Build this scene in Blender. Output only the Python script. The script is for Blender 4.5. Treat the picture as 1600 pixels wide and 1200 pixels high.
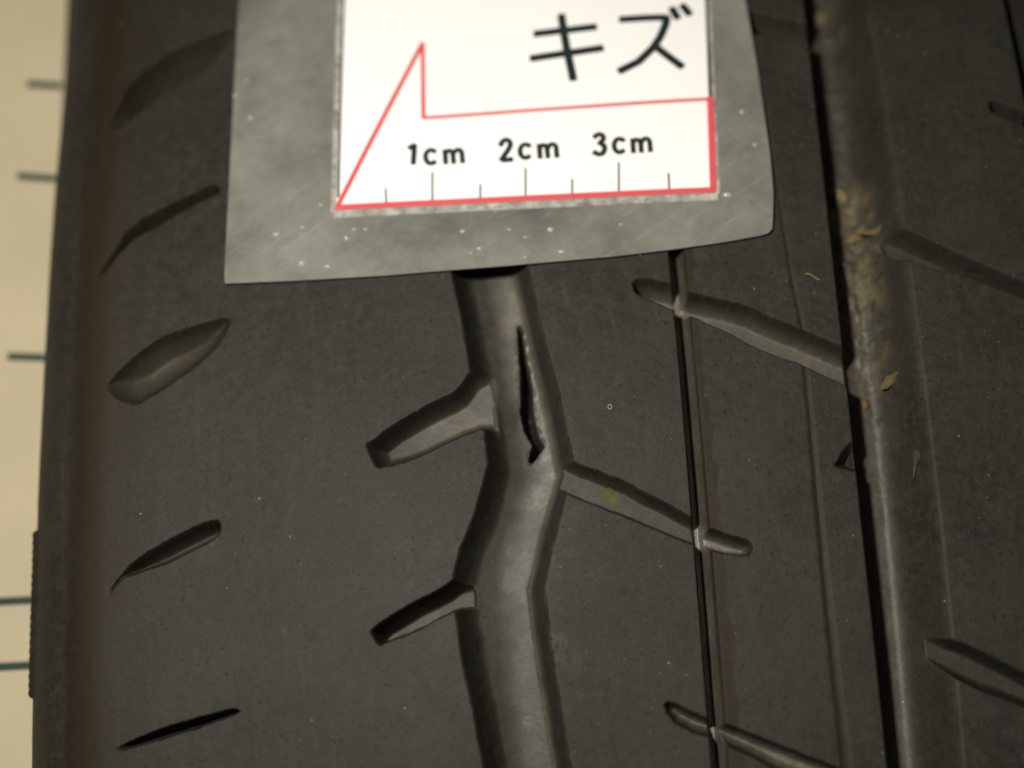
import bpy, math, random
import numpy as np
from mathutils import Matrix

# ------------------------------------------------------------------ scene, camera, light
scene = bpy.context.scene
for o in list(bpy.data.objects):
    bpy.data.objects.remove(o)
COL = scene.collection
MM = 0.001
R = 340.0            # tyre radius at the crown, millimetres
CROWN = 2 * R        # the tyre stands on z = 0, its crown is up here

cam_data = bpy.data.cameras.new('camera')
cam_data.sensor_width = 36.0
cam_data.lens = 54.0
cam_data.clip_start = 0.01
cam_data.clip_end = 20.0
cam = bpy.data.objects.new('camera', cam_data)
COL.objects.link(cam)
rot = Matrix(((0.99871978, 0.05058451, 0.0),
              (-0.04829852, 0.95358615, -0.29722166),
              (-0.01503481, 0.29684115, 0.95480851)))
cam.matrix_world = Matrix.Translation((0.0, -46.961 * MM, (CROWN + 150.168) * MM)) @ rot.to_4x4()
cam_data.dof.use_dof = True
cam_data.dof.focus_distance = 0.1555
cam_data.dof.aperture_fstop = 8.2
cam_data.dof.aperture_blades = 0
scene.camera = cam

world = bpy.data.worlds.new('World')
scene.world = world
world.use_nodes = True
bg = world.node_tree.nodes['Background']
bg.inputs['Color'].default_value = (1.0, 0.93, 0.80, 1)
bg.inputs['Strength'].default_value = 0.035


def area_lamp(name, loc, target, size, energy, colour):
    ld = bpy.data.lights.new(name, 'AREA')
    ld.shape = 'DISK'
    ld.size = size
    ld.energy = energy
    ld.color = colour
    lo = bpy.data.objects.new(name, ld)
    COL.objects.link(lo)
    d = Matrix.Translation(loc).to_translation() - Matrix.Translation(target).to_translation()
    lo.location = loc
    lo.rotation_euler = d.to_track_quat('Z', 'Y').to_euler()
    return lo


# the camera's own flash, beside the lens
area_lamp('flash', (-0.037, -0.012, CROWN * MM + 0.158), (-0.008, 0.030, CROWN * MM), 0.013, 0.41, (1.0, 0.955, 0.86))

scene.view_settings.view_transform = 'Standard'
scene.view_settings.look = 'None'
scene.view_settings.exposure = 0.0
scene.view_settings.gamma = 1.0

# ------------------------------------------------------------------ measured layout (millimetres: across, around)
D_G1L = [[-6.28, 15.16], [-5.82, 12.9], [-4.83, 6.65], [-4.22, 1.8], [-3.04, -4.6], [-2.87, -8.31], [-4.32, -13.18], [-5.94, -16.53], [-7.05, -20.32], [-6.71, -22.88], [-6.24, -28.36], [-5.52, -32.11], [-4.67, -38.25]]
D_G1R = [[1.94, 14.94], [2.42, 12.46], [3.67, 4.44], [4.6, -0.29], [5.48, -6.47], [5.83, -9.29], [3.74, -15.4], [2.16, -20.95], [2.5, -26.32], [3.42, -35.6], [3.85, -38.95]]
D_G2L = [[17.36, 13.89], [17.29, 8.06], [17.14, -1.95], [17.07, -10.93], [17.38, -20.82], [17.42, -26.04], [17.45, -33.86], [17.35, -38.51]]
D_G2R = [[19.73, 13.22], [19.57, 4.36], [19.54, -4.4], [20.2, -11.96], [20.21, -20.97], [20.29, -29.28], [20.28, -33.39], [20.05, -39.42]]
D_G3L = [[35.0, 44.38], [34.67, 37.12], [34.68, 31.5], [34.56, 24.81], [34.74, 18.29], [34.55, 12.11], [34.24, 2.6], [34.0, -4.26], [33.79, -10.92], [33.96, -15.29], [34.06, -22.76], [34.16, -27.94], [34.28, -33.05], [34.28, -40.11]]
D_G3R = [[42.16, 43.93], [42.14, 35.22], [42.25, 26.99], [41.67, 16.69], [41.86, 10.46], [41.84, 2.19], [41.89, -4.68], [41.71, -11.33], [41.71, -22.08], [41.6, -30.35], [41.22, -38.48]]
D_G4L = [[57.79, 43.07], [57.46, 37.21], [57.33, 29.67]]
D_WEAR = [[29.15, 27.78], [29.33, 19.92], [29.82, 8.74], [30.37, 3.94], [30.08, -0.63], [30.01, -6.33], [29.94, -13.98], [29.89, -23.55], [29.98, -29.77], [30.19, -36.91], [30.23, -39.92]]
POLY = {}
POLY['A'] = [[-15.28, -5.38], [-14.48, -5.09], [-12.0, -3.35], [-8.85, -1.7], [-5.76, -0.39], [-4.22, 1.67], [-1.52, 2.89], [-1.27, -6.06], [-3.03, -4.47], [-5.95, -5.43], [-9.48, -6.96], [-11.79, -7.62], [-14.22, -8.14]]
POLY['B'] = [[-15.24, -24.51], [-14.32, -23.73], [-11.27, -22.13], [-7.82, -20.53], [-6.97, -19.82], [-4.45, -19.32], [-4.6, -22.81], [-6.64, -22.82], [-10.07, -24.41], [-12.65, -25.4], [-14.51, -25.99]]
POLY['C'] = [[4.81, -7.9], [5.87, -8.63], [10.89, -10.97], [14.77, -13.35], [17.02, -14.78], [18.59, -15.96], [20.87, -16.92], [22.72, -17.6], [23.05, -18.13], [22.73, -18.94], [21.83, -19.02], [19.28, -18.44], [17.18, -17.62], [13.3, -15.87], [10.03, -14.2], [7.1, -12.86], [4.41, -11.52], [3.47, -11.01], [3.64, -8.03]]
POLY['D'] = [[13.13, 10.42], [13.76, 10.89], [15.29, 10.65], [17.05, 10.02], [19.34, 8.72], [22.08, 7.98], [24.78, 7.03], [27.17, 5.68], [30.63, 3.93], [33.93, 2.13], [35.94, 1.33], [35.45, -2.91], [33.73, -2.0], [31.77, -0.79], [29.61, 0.5], [27.4, 1.39], [25.39, 2.41], [22.1, 4.56], [19.57, 5.99], [17.02, 7.22], [14.46, 8.53], [13.31, 9.25]]
POLY['E'] = [[13.16, -33.03], [13.67, -32.81], [14.58, -33.17], [15.83, -33.9], [17.51, -34.71], [18.66, -35.01], [21.46, -36.36], [25.93, -38.33], [30.67, -40.48], [34.81, -42.23], [34.57, -44.89], [28.67, -42.23], [23.47, -39.77], [21.29, -38.52], [19.63, -37.66], [17.38, -36.46], [15.68, -35.89], [14.14, -34.91], [13.41, -33.9]]
POLY['H'] = [[39.76, 16.12], [42.93, 14.45], [46.98, 12.02], [53.78, 8.11], [59.97, 5.02], [59.68, 3.27], [53.5, 6.33], [49.47, 8.39], [45.99, 9.8], [43.4, 10.45], [39.53, 12.71]]
POLY['I'] = [[38.58, -26.43], [41.82, -28.33], [44.38, -29.5], [48.3, -31.85], [54.15, -35.07], [53.78, -38.08], [47.93, -35.0], [43.95, -33.34], [41.25, -31.8], [38.49, -30.26]]
POLY['J'] = [[21.13, 46.73], [27.42, 44.45], [30.81, 42.52], [35.64, 40.96], [37.04, 40.7], [36.78, 38.62], [33.97, 38.98], [30.48, 39.64], [27.04, 40.93], [20.84, 43.59]]
POLY['F'] = [[53.51, 29.86], [54.54, 29.73], [57.12, 28.46], [61.03, 26.82], [60.67, 24.84], [56.79, 26.54], [54.21, 27.79], [53.45, 28.64]]
POLY['S1'] = [[-43.93, 34.15], [-43.02, 35.93], [-41.37, 39.79], [-39.41, 41.95], [-37.12, 43.57], [-34.56, 44.63], [-30.17, 46.32], [-29.71, 45.99], [-30.32, 44.25], [-32.01, 41.66], [-35.08, 39.35], [-37.95, 37.66], [-40.41, 35.52], [-42.52, 33.89]]
POLY['S2'] = [[-44.23, 15.76], [-42.95, 17.47], [-41.93, 18.89], [-40.81, 20.88], [-39.09, 22.13], [-37.35, 22.99], [-34.55, 24.32], [-31.74, 25.49], [-30.96, 25.25], [-30.87, 24.45], [-33.46, 23.26], [-36.1, 21.86], [-38.32, 20.65], [-40.26, 19.59], [-41.61, 18.09], [-43.1, 15.96]]
POLY['S3'] = [[-42.71, 2.61], [-41.11, 4.47], [-39.24, 6.2], [-37.08, 7.62], [-33.47, 8.78], [-29.84, 9.52], [-29.35, 8.97], [-30.35, 6.65], [-32.71, 4.4], [-35.6, 2.48], [-37.75, 1.23], [-39.29, 0.5], [-40.8, 0.97]]
POLY['S4'] = [[-41.96, -19.74], [-41.19, -18.29], [-39.76, -16.68], [-38.59, -15.77], [-37.14, -14.94], [-34.51, -13.65], [-31.88, -12.62], [-30.43, -12.51], [-30.29, -13.78], [-31.54, -14.69], [-34.3, -15.96], [-36.47, -16.75], [-38.63, -17.27], [-40.21, -17.7], [-41.06, -18.69]]
POLY['S5'] = [[-41.06, -34.88], [-39.32, -34.03], [-37.52, -33.37], [-35.33, -32.67], [-31.92, -31.97], [-28.97, -31.43], [-28.34, -31.71], [-29.24, -32.04], [-31.29, -32.68], [-33.21, -33.27], [-35.46, -33.85], [-37.52, -34.31], [-39.64, -34.76]]
POLY['CHIP'] = [[31.9, -10.49], [33.04, -8.9], [33.9, -8.08], [34.79, -8.79], [34.52, -11.28], [33.26, -11.02]]
D_GASH = [[0.93, 7.93, 0.171], [1.08, 4.84, 0.274], [1.28, 2.59, 0.325], [1.33, 0.17, 0.445], [1.23, -1.87, 0.479], [1.54, -3.73, 0.445], [1.96, -4.94, 0.308], [2.27, -5.6, 0.376], [1.81, -6.43, 0.274], [1.44, -7.11, 0.103]]
D_card_left = [[-29.07, 53.04], [-29.09, 49.28], [-29.29, 38.57], [-29.55, 25.39], [-29.89, 13.56], [-29.81, 13.11]]
D_card_bottom = [[-29.81, 13.11], [-22.98, 12.85], [-12.8, 12.72], [0.68, 12.91], [11.42, 13.19], [18.14, 13.63], [22.87, 14.07], [26.8, 14.56], [27.62, 14.73], [28.14, 15.22]]
D_card_right = [[28.15, 47.58], [28.4, 43.95], [28.73, 35.29], [28.82, 27.92], [28.88, 23.98], [28.72, 19.38], [28.29, 16.02], [28.14, 15.22]]
D_label = [[-16.95, 51.57], [-17.8, 20.72], [22.53, 19.87], [24.12, 47.79]]
D_red = [[[[-17.73, 21.02], [-8.02, 41.24]], 0.46], [[[-8.02, 41.24], [-8.18, 31.37]], 0.39], [[[-8.18, 31.37], [23.14, 31.31]], 0.33], [[[23.15, 31.47], [22.41, 20.1]], 0.59], [[[22.56, 20.17], [-17.86, 21.03]], 0.53]]
D_border = [[[[-16.84, 51.56], [-17.58, 22.24]], 0.26], [[[24.26, 47.78], [23.16, 31.55]], 0.33]]
D_ticks = [[[-12.46, 22.9], [-12.42, 21.12]], [[-7.38, 24.51], [-7.49, 20.88]], [[-2.28, 22.62], [-2.36, 20.71]], [[2.66, 24.26], [2.48, 20.57]], [[7.57, 22.5], [7.45, 20.51]], [[12.67, 24.15], [12.4, 20.39]], [[17.87, 22.47], [17.76, 20.33]]]
D_letters = [['m', 0.408, [[[-5.9, 25.44], [-5.96, 27.13]], [[-5.96, 26.57], [-5.69, 27.03], [-5.32, 27.02], [-5.1, 26.61], [-5.05, 25.43]], [[-5.06, 26.58], [-4.75, 27.05], [-4.38, 27.08], [-4.14, 26.74], [-4.07, 25.43]]]], ['m', 0.408, [[[4.29, 25.32], [4.26, 27.0]], [[4.26, 26.45], [4.53, 26.9], [4.9, 26.89], [5.1, 26.49], [5.13, 25.31]], [[5.15, 26.46], [5.47, 26.93], [5.84, 26.95], [6.07, 26.62], [6.11, 25.31]]]], ['m', 0.408, [[[14.34, 25.21], [14.35, 26.88]], [[14.33, 26.33], [14.62, 26.78], [14.98, 26.78], [15.18, 26.37], [15.18, 25.2]], [[15.22, 26.34], [15.56, 26.82], [15.92, 26.84], [16.15, 26.51], [16.16, 25.21]]]], ['c', 0.408, [[[-7.0, 26.95], [-7.18, 27.16], [-7.39, 27.27], [-7.62, 27.26], [-7.83, 27.13], [-7.99, 26.91], [-8.08, 26.62], [-8.09, 26.3], [-8.01, 26.0], [-7.87, 25.75], [-7.67, 25.59], [-7.44, 25.55], [-7.22, 25.62], [-7.03, 25.8]]]], ['c', 0.408, [[[3.25, 26.84], [3.08, 27.05], [2.87, 27.15], [2.64, 27.14], [2.43, 27.02], [2.26, 26.79], [2.17, 26.5], [2.15, 26.19], [2.22, 25.89], [2.36, 25.64], [2.55, 25.49], [2.78, 25.44], [3.0, 25.51], [3.19, 25.69]]]], ['c', 0.408, [[[13.41, 26.74], [13.24, 26.94], [13.03, 27.05], [12.81, 27.03], [12.59, 26.91], [12.42, 26.69], [12.32, 26.4], [12.3, 26.08], [12.36, 25.78], [12.49, 25.54], [12.69, 25.38], [12.91, 25.34], [13.13, 25.41], [13.32, 25.59]]]], ['1', 0.434, [[[-9.84, 27.64], [-9.23, 28.01]], [[-9.23, 28.01], [-9.42, 25.66]]]], ['2', 0.434, [[[0.1, 27.19], [0.29, 27.7], [0.73, 27.91], [1.13, 27.69], [1.2, 27.21], [0.92, 26.63], [0.04, 25.36], [1.3, 25.39]]]], ['3', 0.434, [[[10.26, 27.39], [10.53, 27.71], [10.93, 27.81], [11.27, 27.52], [11.21, 27.0], [10.71, 26.69], [11.24, 26.39], [11.31, 25.79], [10.98, 25.32], [10.52, 25.27], [10.09, 25.64]]]], ['KI', 0.592, [[[4.55, 41.33], [11.39, 41.73]], [[3.97, 38.07], [11.92, 38.8]], [[7.66, 43.67], [7.79, 41.24], [8.0, 38.88], [8.46, 34.88]]]], ['ZU', 0.592, [[[14.18, 42.51], [16.98, 42.51], [19.42, 42.41], [19.1, 41.25], [18.37, 39.68], [17.45, 38.32], [15.77, 36.67], [13.56, 35.58]], [[17.9, 38.42], [19.17, 37.03], [20.49, 35.66]], [[20.06, 43.65], [20.59, 42.19]], [[21.25, 43.99], [21.97, 42.64]]]]]
D_bubbles = [[-27.34, 33.23, 0.214], [-27.96, 38.27, 0.15], [-29.21, 36.35, 0.171], [-27.56, 33.25, 0.128], [-24.35, 18.44, 0.257], [-21.52, 19.04, 0.171], [-21.59, 14.84, 0.342], [-18.87, 14.25, 0.214], [-16.79, 17.37, 0.257], [-15.96, 18.36, 0.171], [-14.73, 18.26, 0.171], [-19.52, 21.55, 0.171], [-4.4, 17.23, 0.214], [-2.72, 15.09, 0.171], [-3.62, 14.64, 0.128], [4.92, 16.77, 0.299], [0.54, 17.09, 0.128], [5.91, 14.11, 0.214], [2.18, 16.07, 0.128], [12.35, 16.85, 0.128], [23.85, 19.55, 0.299], [26.43, 29.54, 0.257], [27.37, 25.35, 0.171], [2.07, 13.79, 0.128]]
D_paint = [[8.32, -10.43], [9.38, -10.35], [10.32, -11.22], [10.5, -12.44], [10.12, -13.16], [9.1, -12.63], [8.37, -11.85]]
D_ZB = -20.0
D_lines = [[[-58.29, 48.19], [-52.05, 47.4]], [[-58.89, 35.7], [-52.38, 34.82]], [[-58.91, 12.52], [-52.28, 11.93]], [[-63.35, -16.42], [-51.19, -16.39]], [[-62.92, -23.66], [-50.91, -23.64]]]
D_smudge = [[-58.35, 51.41]]
D_edge = [[-54.28, 59.81], [-54.63, 8.91], [-54.07, -20.87]]
D_frag = {'a': [[36.83, 16.19], [38.6, 18.05], [40.05, 18.36], [39.08, 16.3], [37.96, 15.74]], 'b': [[37.0, 16.41], [39.75, 16.02], [42.49, 18.23], [41.94, 16.68], [39.72, 15.79]], 'c': [[38.3, -1.56], [39.5, -0.05], [41.48, 1.15], [41.68, 0.56], [39.31, -1.61]], 'd': [[36.6, -2.18], [37.44, -1.94], [37.6, -2.95], [36.9, -3.19]], 'e': [[36.78, 23.36], [37.77, 22.73], [38.55, 21.64], [37.86, 20.63], [36.73, 21.18]], 'f': [[36.15, 3.4], [37.3, 4.44], [36.79, 3.0]], 'g': [[40.47, -8.92], [41.41, -8.28], [41.56, -9.32], [40.56, -11.0], [40.14, -12.35]], 'h': [[37.12, 46.45], [38.38, 47.5], [38.91, 45.86], [37.62, 44.54]], 'i': [[39.1, 44.45], [41.93, 43.35], [40.94, 41.57], [39.17, 42.14]]}
D_marks = {'ring': [[9.86, -3.08]], 'fibre': [[31.18, 10.26], [32.58, 9.6]], 'tan1': [[42.3, 6.76]], 'tan2': [[51.02, 5.74]]}
# ------------------------------------------------------------------ helpers
rng = np.random.default_rng(7)
random.seed(7)


def mesh_obj(name, verts, faces, mat, parent=None, smooth=False, normals=None):
    me = bpy.data.meshes.new(name)
    v = np.asarray(verts, np.float32) * MM
    n = len(v)
    if isinstance(faces, np.ndarray):
        k = faces.shape[1]
        me.vertices.add(n)
        me.vertices.foreach_set('co', v.ravel())
        me.loops.add(faces.size)
        me.loops.foreach_set('vertex_index', faces.ravel().astype(np.int32))
        me.polygons.add(len(faces))
        me.polygons.foreach_set('loop_start', np.arange(0, faces.size, k, dtype=np.int32))
        me.update(calc_edges=True)
    else:
        me.from_pydata([tuple(p) for p in v], [], faces)
        me.update()
    if smooth:
        me.polygons.foreach_set('use_smooth', np.ones(len(me.polygons), bool))
    if normals is not None:
        me.normals_split_custom_set_from_vertices(normals)
    me.materials.append(mat)
    o = bpy.data.objects.new(name, me)
    COL.objects.link(o)
    if parent is not None:
        o.parent = parent
    return o


def empty(name, loc=(0, 0, 0)):
    o = bpy.data.objects.new(name, None)
    o.empty_display_size = 0.01
    COL.objects.link(o)
    o.location = loc
    return o


def tag(o, label=None, cat=None, group=None, kind=None):
    if label: o['label'] = label
    if cat: o['category'] = cat
    if group: o['group'] = group
    if kind: o['kind'] = kind
    return o


def vnoise(a, b, scale, seed):
    """smooth value noise, -1..1"""
    r = np.random.default_rng(seed).random((257, 257)) * 2 - 1
    x = np.asarray(a) / scale + 128.37
    y = np.asarray(b) / scale + 128.71
    xi = np.floor(x).astype(int)
    yi = np.floor(y).astype(int)
    fx = x - xi
    fy = y - yi
    fx = fx * fx * (3 - 2 * fx)
    fy = fy * fy * (3 - 2 * fy)
    x0, x1, y0, y1 = xi % 257, (xi + 1) % 257, yi % 257, (yi + 1) % 257
    return (r[x0, y0] * (1 - fx) + r[x1, y0] * fx) * (1 - fy) + (r[x0, y1] * (1 - fx) + r[x1, y1] * fx) * fy


# tyre cross-section: crown curve, rounded shoulder, sidewall
U0, RT, S_SH, RHO, AMAX = 39.0, 1100.0, -41.9, 11.0, math.radians(84)
A0 = math.atan((U0 - S_SH) / RT)
L_ARC = RHO * (AMAX - A0)
_l = np.linspace(0, 175, 7001)
_a = np.where(_l < L_ARC, A0 + _l / RHO, AMAX + np.clip(_l - L_ARC - 42, 0, 90) / 90 * math.radians(55))
_dl = _l[1] - _l[0]
_px = np.concatenate([[0], np.cumsum(np.cos((_a[1:] + _a[:-1]) / 2)) * _dl])
_pd = np.concatenate([[0], np.cumsum(np.sin((_a[1:] + _a[:-1]) / 2)) * _dl])


def prof(s):
    s = np.asarray(s, float)
    m = s > U0
    t = np.where(m, 2 * U0 - s, s)
    tm = np.maximum(t, S_SH)
    L = np.clip(S_SH - t, 0, 174)
    x = tm - np.interp(L, _l, _px)
    d = (tm - U0) ** 2 / (2 * RT) + np.interp(L, _l, _pd)
    a = np.where(t >= S_SH, np.arctan((U0 - tm) / RT), np.interp(L, _l, _a))
    return np.where(m, 2 * U0 - x, x), d, np.where(m, -a, a)


def surf(s, v, h=0.0):
    """point h above the tread at (s across, v around)"""
    x, d, a = prof(s)
    x = x - h * np.sin(a)
    r = R - d + h * np.cos(a)
    t = np.asarray(v, float) / R
    return np.stack([x + 0 * t, r * np.sin(t), r * np.cos(t) + R], -1)


def poly_sd(pts, S, V):
    """signed distance to a closed outline, positive inside"""
    P = np.array(pts)
    Q = np.roll(P, -1, 0)
    best = np.full(S.shape, 1e9)
    ins = np.zeros(S.shape, bool)
    for (ax, ay), (bx, by) in zip(P, Q):
        ex, ey = bx - ax, by - ay
        wx, wy = S - ax, V - ay
        t = np.clip((wx * ex + wy * ey) / (ex * ex + ey * ey + 1e-12), 0, 1)
        best = np.minimum(best, (wx - t * ex) ** 2 + (wy - t * ey) ** 2)
        c = ((ay > V) != (by > V))
        with np.errstate(divide='ignore', invalid='ignore'):
            xx = ax + (V - ay) * ex / (ey if ey != 0 else 1e-12)
        ins ^= c & (S < xx)
    d = np.sqrt(best)
    return np.where(ins, d, -d)


def ramp(t, k=0.22, foot=None):
    """0..1 wall profile with a rounded lip and foot"""
    def sp(x, k):
        return np.where(x < -k, 0, np.where(x > k, x, (x + k) ** 2 / (4 * k)))
    return sp(t, k) - sp(t - 1, foot or k)


def smooth_poly(pts, n=2):
    """round an outline slightly (Chaikin)"""
    P = np.array(pts)
    for _ in range(n):
        Q = np.roll(P, -1, 0)
        P = np.stack([P * .88 + Q * .12, P * .12 + Q * .88], 1).reshape(-1, 2)
    return P


# ------------------------------------------------------------------ materials
def new_mat(name):
    m = bpy.data.materials.new(name)
    m.use_nodes = True
    nt = m.node_tree
    return m, nt, nt.nodes['Principled BSDF']


def nd(nt, typ, **kw):
    n = nt.nodes.new(typ)
    for k, v in kw.items():
        if k in n.inputs:
            n.inputs[k].default_value = v
        else:
            setattr(n, k, v)
    return n


def mixc(nt, fac, a, b, blend='MIX'):
    n = nt.nodes.new('ShaderNodeMix')
    n.data_type = 'RGBA'
    n.blend_type = blend
    for sock, val in ((n.inputs['Factor'], fac), (n.inputs['A'], a), (n.inputs['B'], b)):
        pass
    ins = {'f': n.inputs[0], 'a': n.inputs[6], 'b': n.inputs[7]}
    for key, val in (('f', fac), ('a', a), ('b', b)):
        if isinstance(val, bpy.types.NodeSocket):
            nt.links.new(val, ins[key])
        else:
            ins[key].default_value = val
    return n.outputs[2]


def mth(nt, op, a, b=None):
    n = nt.nodes.new('ShaderNodeMath')
    n.operation = op
    for i, val in enumerate((a, b)):
        if val is None:
            continue
        if isinstance(val, bpy.types.NodeSocket):
            nt.links.new(val, n.inputs[i])
        else:
            n.inputs[i].default_value = val
    return n.outputs[0]


def rampn(nt, fac, stops):
    n = nt.nodes.new('ShaderNodeValToRGB')
    nt.links.new(fac, n.inputs['Fac'])
    e = n.color_ramp.elements
    e[0].position, e[0].color = stops[0]
    e[1].position, e[1].color = stops[-1]
    for p, c in stops[1:-1]:
        x = e.new(p)
        x.color = c
    return n.outputs['Color']


def g(v):
    return (v, v, v, 1)


def noise(nt, co, scale, detail=4, rough=0.6):
    n = nd(nt, 'ShaderNodeTexNoise')
    n.inputs['Scale'].default_value = scale
    n.inputs['Detail'].default_value = detail
    n.inputs['Roughness'].default_value = rough
    nt.links.new(co, n.inputs['Vector'])
    return n.outputs['Fac']


def rubber_material():
    m, nt, b = new_mat('tyre_rubber')
    co = nd(nt, 'ShaderNodeTexCoord').outputs['Object']
    dust = nd(nt, 'ShaderNodeAttribute', attribute_name='dust').outputs['Fac']
    brown = nd(nt, 'ShaderNodeAttribute', attribute_name='brown').outputs['Fac']
    grime = nd(nt, 'ShaderNodeAttribute', attribute_name='grime').outputs['Fac']
    big = noise(nt, co, 60, 5)
    fine = noise(nt, co, 900, 5, 0.7)
    grain = noise(nt, co, 5200, 3, 0.7)
    base = mixc(nt, rampn(nt, big, [(0.38, g(0)), (0.62, g(1))]), (0.0142, 0.0133, 0.0109, 1), (0.0236, 0.0222, 0.0184, 1))
    base = mixc(nt, rampn(nt, fine, [(0.42, g(0)), (0.66, g(1))]), base, (0.0286, 0.0268, 0.0219, 1))
    # scuffed patches, paler where ribs meet the grooves
    wear = nd(nt, 'ShaderNodeAttribute', attribute_name='wear').outputs['Fac']
    wn = noise(nt, co, 520, 6, 0.75)
    wmask = mth(nt, 'MULTIPLY', mth(nt, 'ADD', mth(nt, 'MULTIPLY', wear, 0.75), 0.10), rampn(nt, wn, [(0.46, g(0)), (0.66, g(1))]))
    base = mixc(nt, wmask, base, (0.050, 0.048, 0.042, 1))
    mpa = nd(nt, 'ShaderNodeMapping')
    mpa.inputs['Scale'].default_value = (9, 1, 1)
    nt.links.new(co, mpa.inputs['Vector'])
    abr = noise(nt, mpa.outputs['Vector'], 120, 6, 0.7)
    base = mixc(nt, rampn(nt, abr, [(0.50, g(0)), (0.74, g(0.45))]), base, (0.036, 0.0345, 0.030, 1))
    mott = noise(nt, co, 190, 4, 0.6)
    base = mixc(nt, rampn(nt, mott, [(0.50, g(0)), (0.70, g(0.7))]), base, (0.0225, 0.0185, 0.0140, 1))
    # tiny pits
    pit = noise(nt, co, 2200, 2, 0.5)
    base = mixc(nt, rampn(nt, pit, [(0.63, g(0)), (0.70, g(0.85))]), base, (0.009, 0.0087, 0.0075, 1))
    # rubber grain
    gr2 = noise(nt, co, 2600, 3, 0.75)
    gm = rampn(nt, gr2, [(0.30, g(0.84)), (0.5, g(1.0)), (0.72, g(1.20))])
    base = mixc(nt, 1.0, base, gm, 'MULTIPLY')
    tint = noise(nt, co, 700, 3, 0.6)
    base = mixc(nt, 1.0, base, rampn(nt, tint, [(0.35, (0.90, 1.0, 0.93, 1)), (0.5, (1, 1, 1, 1)), (0.66, (1.10, 0.97, 0.92, 1))]), 'MULTIPLY')
    # brown road film on the shoulder
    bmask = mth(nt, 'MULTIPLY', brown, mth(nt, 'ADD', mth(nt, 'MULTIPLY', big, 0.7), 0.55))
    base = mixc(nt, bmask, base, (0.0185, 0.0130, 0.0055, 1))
    # pale dust in the grooves, thinned on main floors to paint their shade
    dn = noise(nt, co, 260, 6, 0.65)
    dmask = mth(nt, 'MULTIPLY', dust, rampn(nt, dn, [(0.25, g(0.35)), (0.7, g(1))]))
    dcol = mixc(nt, noise(nt, co, 140, 3), (0.112, 0.109, 0.088, 1), (0.146, 0.131, 0.103, 1))
    dcol = mixc(nt, 1.0, dcol, rampn(nt, noise(nt, co, 1900, 4, 0.75), [(0.3, g(0.72)), (0.5, g(1.0)), (0.72, g(1.3))]), 'MULTIPLY')
    base = mixc(nt, dmask, base, dcol)
    # matted tan dirt
    gn = noise(nt, co, 300, 6, 0.72)
    gmask = mth(nt, 'MULTIPLY', grime, rampn(nt, gn, [(0.42, g(0)), (0.62, g(1))]))
    base = mixc(nt, gmask, base, mixc(nt, fine, (0.155, 0.122, 0.060, 1), (0.075, 0.066, 0.044, 1)))
    # single pale dust grains
    vo = nd(nt, 'ShaderNodeTexVoronoi')
    vo.inputs['Scale'].default_value = 420
    nt.links.new(co, vo.inputs['Vector'])
    sp = mth(nt, 'LESS_THAN', vo.outputs['Distance'], 0.045)
    pick = nd(nt, 'ShaderNodeSeparateColor')
    nt.links.new(vo.outputs['Color'], pick.inputs[0])
    sp = mth(nt, 'MULTIPLY', sp, mth(nt, 'GREATER_THAN', pick.outputs[0], 0.80))
    base = mixc(nt, mth(nt, 'MULTIPLY', sp, 0.6), base, (0.25, 0.22, 0.16, 1))
    nt.links.new(base, b.inputs['Base Color'])
    ro = mth(nt, 'ADD', mth(nt, 'MULTIPLY', fine, 0.25), 0.48)
    nt.links.new(mth(nt, 'SUBTRACT', ro, mth(nt, 'MULTIPLY', dust, 0.22)), b.inputs['Roughness'])
    nt.links.new(mth(nt, 'ADD', mth(nt, 'MULTIPLY', dust, 0.28), 0.19), b.inputs['Specular IOR Level'])
    bp = nd(nt, 'ShaderNodeBump')
    bp.inputs['Strength'].default_value = 0.35
    bp.inputs['Distance'].default_value = 0.00012
    hsum = mth(nt, 'ADD', mth(nt, 'MULTIPLY', fine, 1.0), mth(nt, 'MULTIPLY', grain, 0.5))
    hsum = mth(nt, 'ADD', hsum, mth(nt, 'MULTIPLY', mth(nt, 'MULTIPLY', gn, grime), 5.0))
    nt.links.new(hsum, bp.inputs['Height'])
    nt.links.new(bp.outputs['Normal'], b.inputs['Normal'])
    return m


def plain(name, col, rough=0.6, var=0.12, scale=400, spec=0.3, bump=0.0):
    m, nt, b = new_mat(name)
    co = nd(nt, 'ShaderNodeTexCoord').outputs['Object']
    n = noise(nt, co, scale, 4)
    lo = tuple(c * (1 - var) for c in col) + (1,)
    hi = tuple(min(1, c * (1 + var)) for c in col) + (1,)
    nt.links.new(mixc(nt, n, lo, hi), b.inputs['Base Color'])
    b.inputs['Roughness'].default_value = rough
    b.inputs['Specular IOR Level'].default_value = spec
    if bump:
        bp = nd(nt, 'ShaderNodeBump')
        bp.inputs['Strength'].default_value = bump
        bp.inputs['Distance'].default_value = 0.0002
        nt.links.new(noise(nt, co, scale * 2, 4), bp.inputs['Height'])
        nt.links.new(bp.outputs['Normal'], b.inputs['Normal'])
    return m


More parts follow.
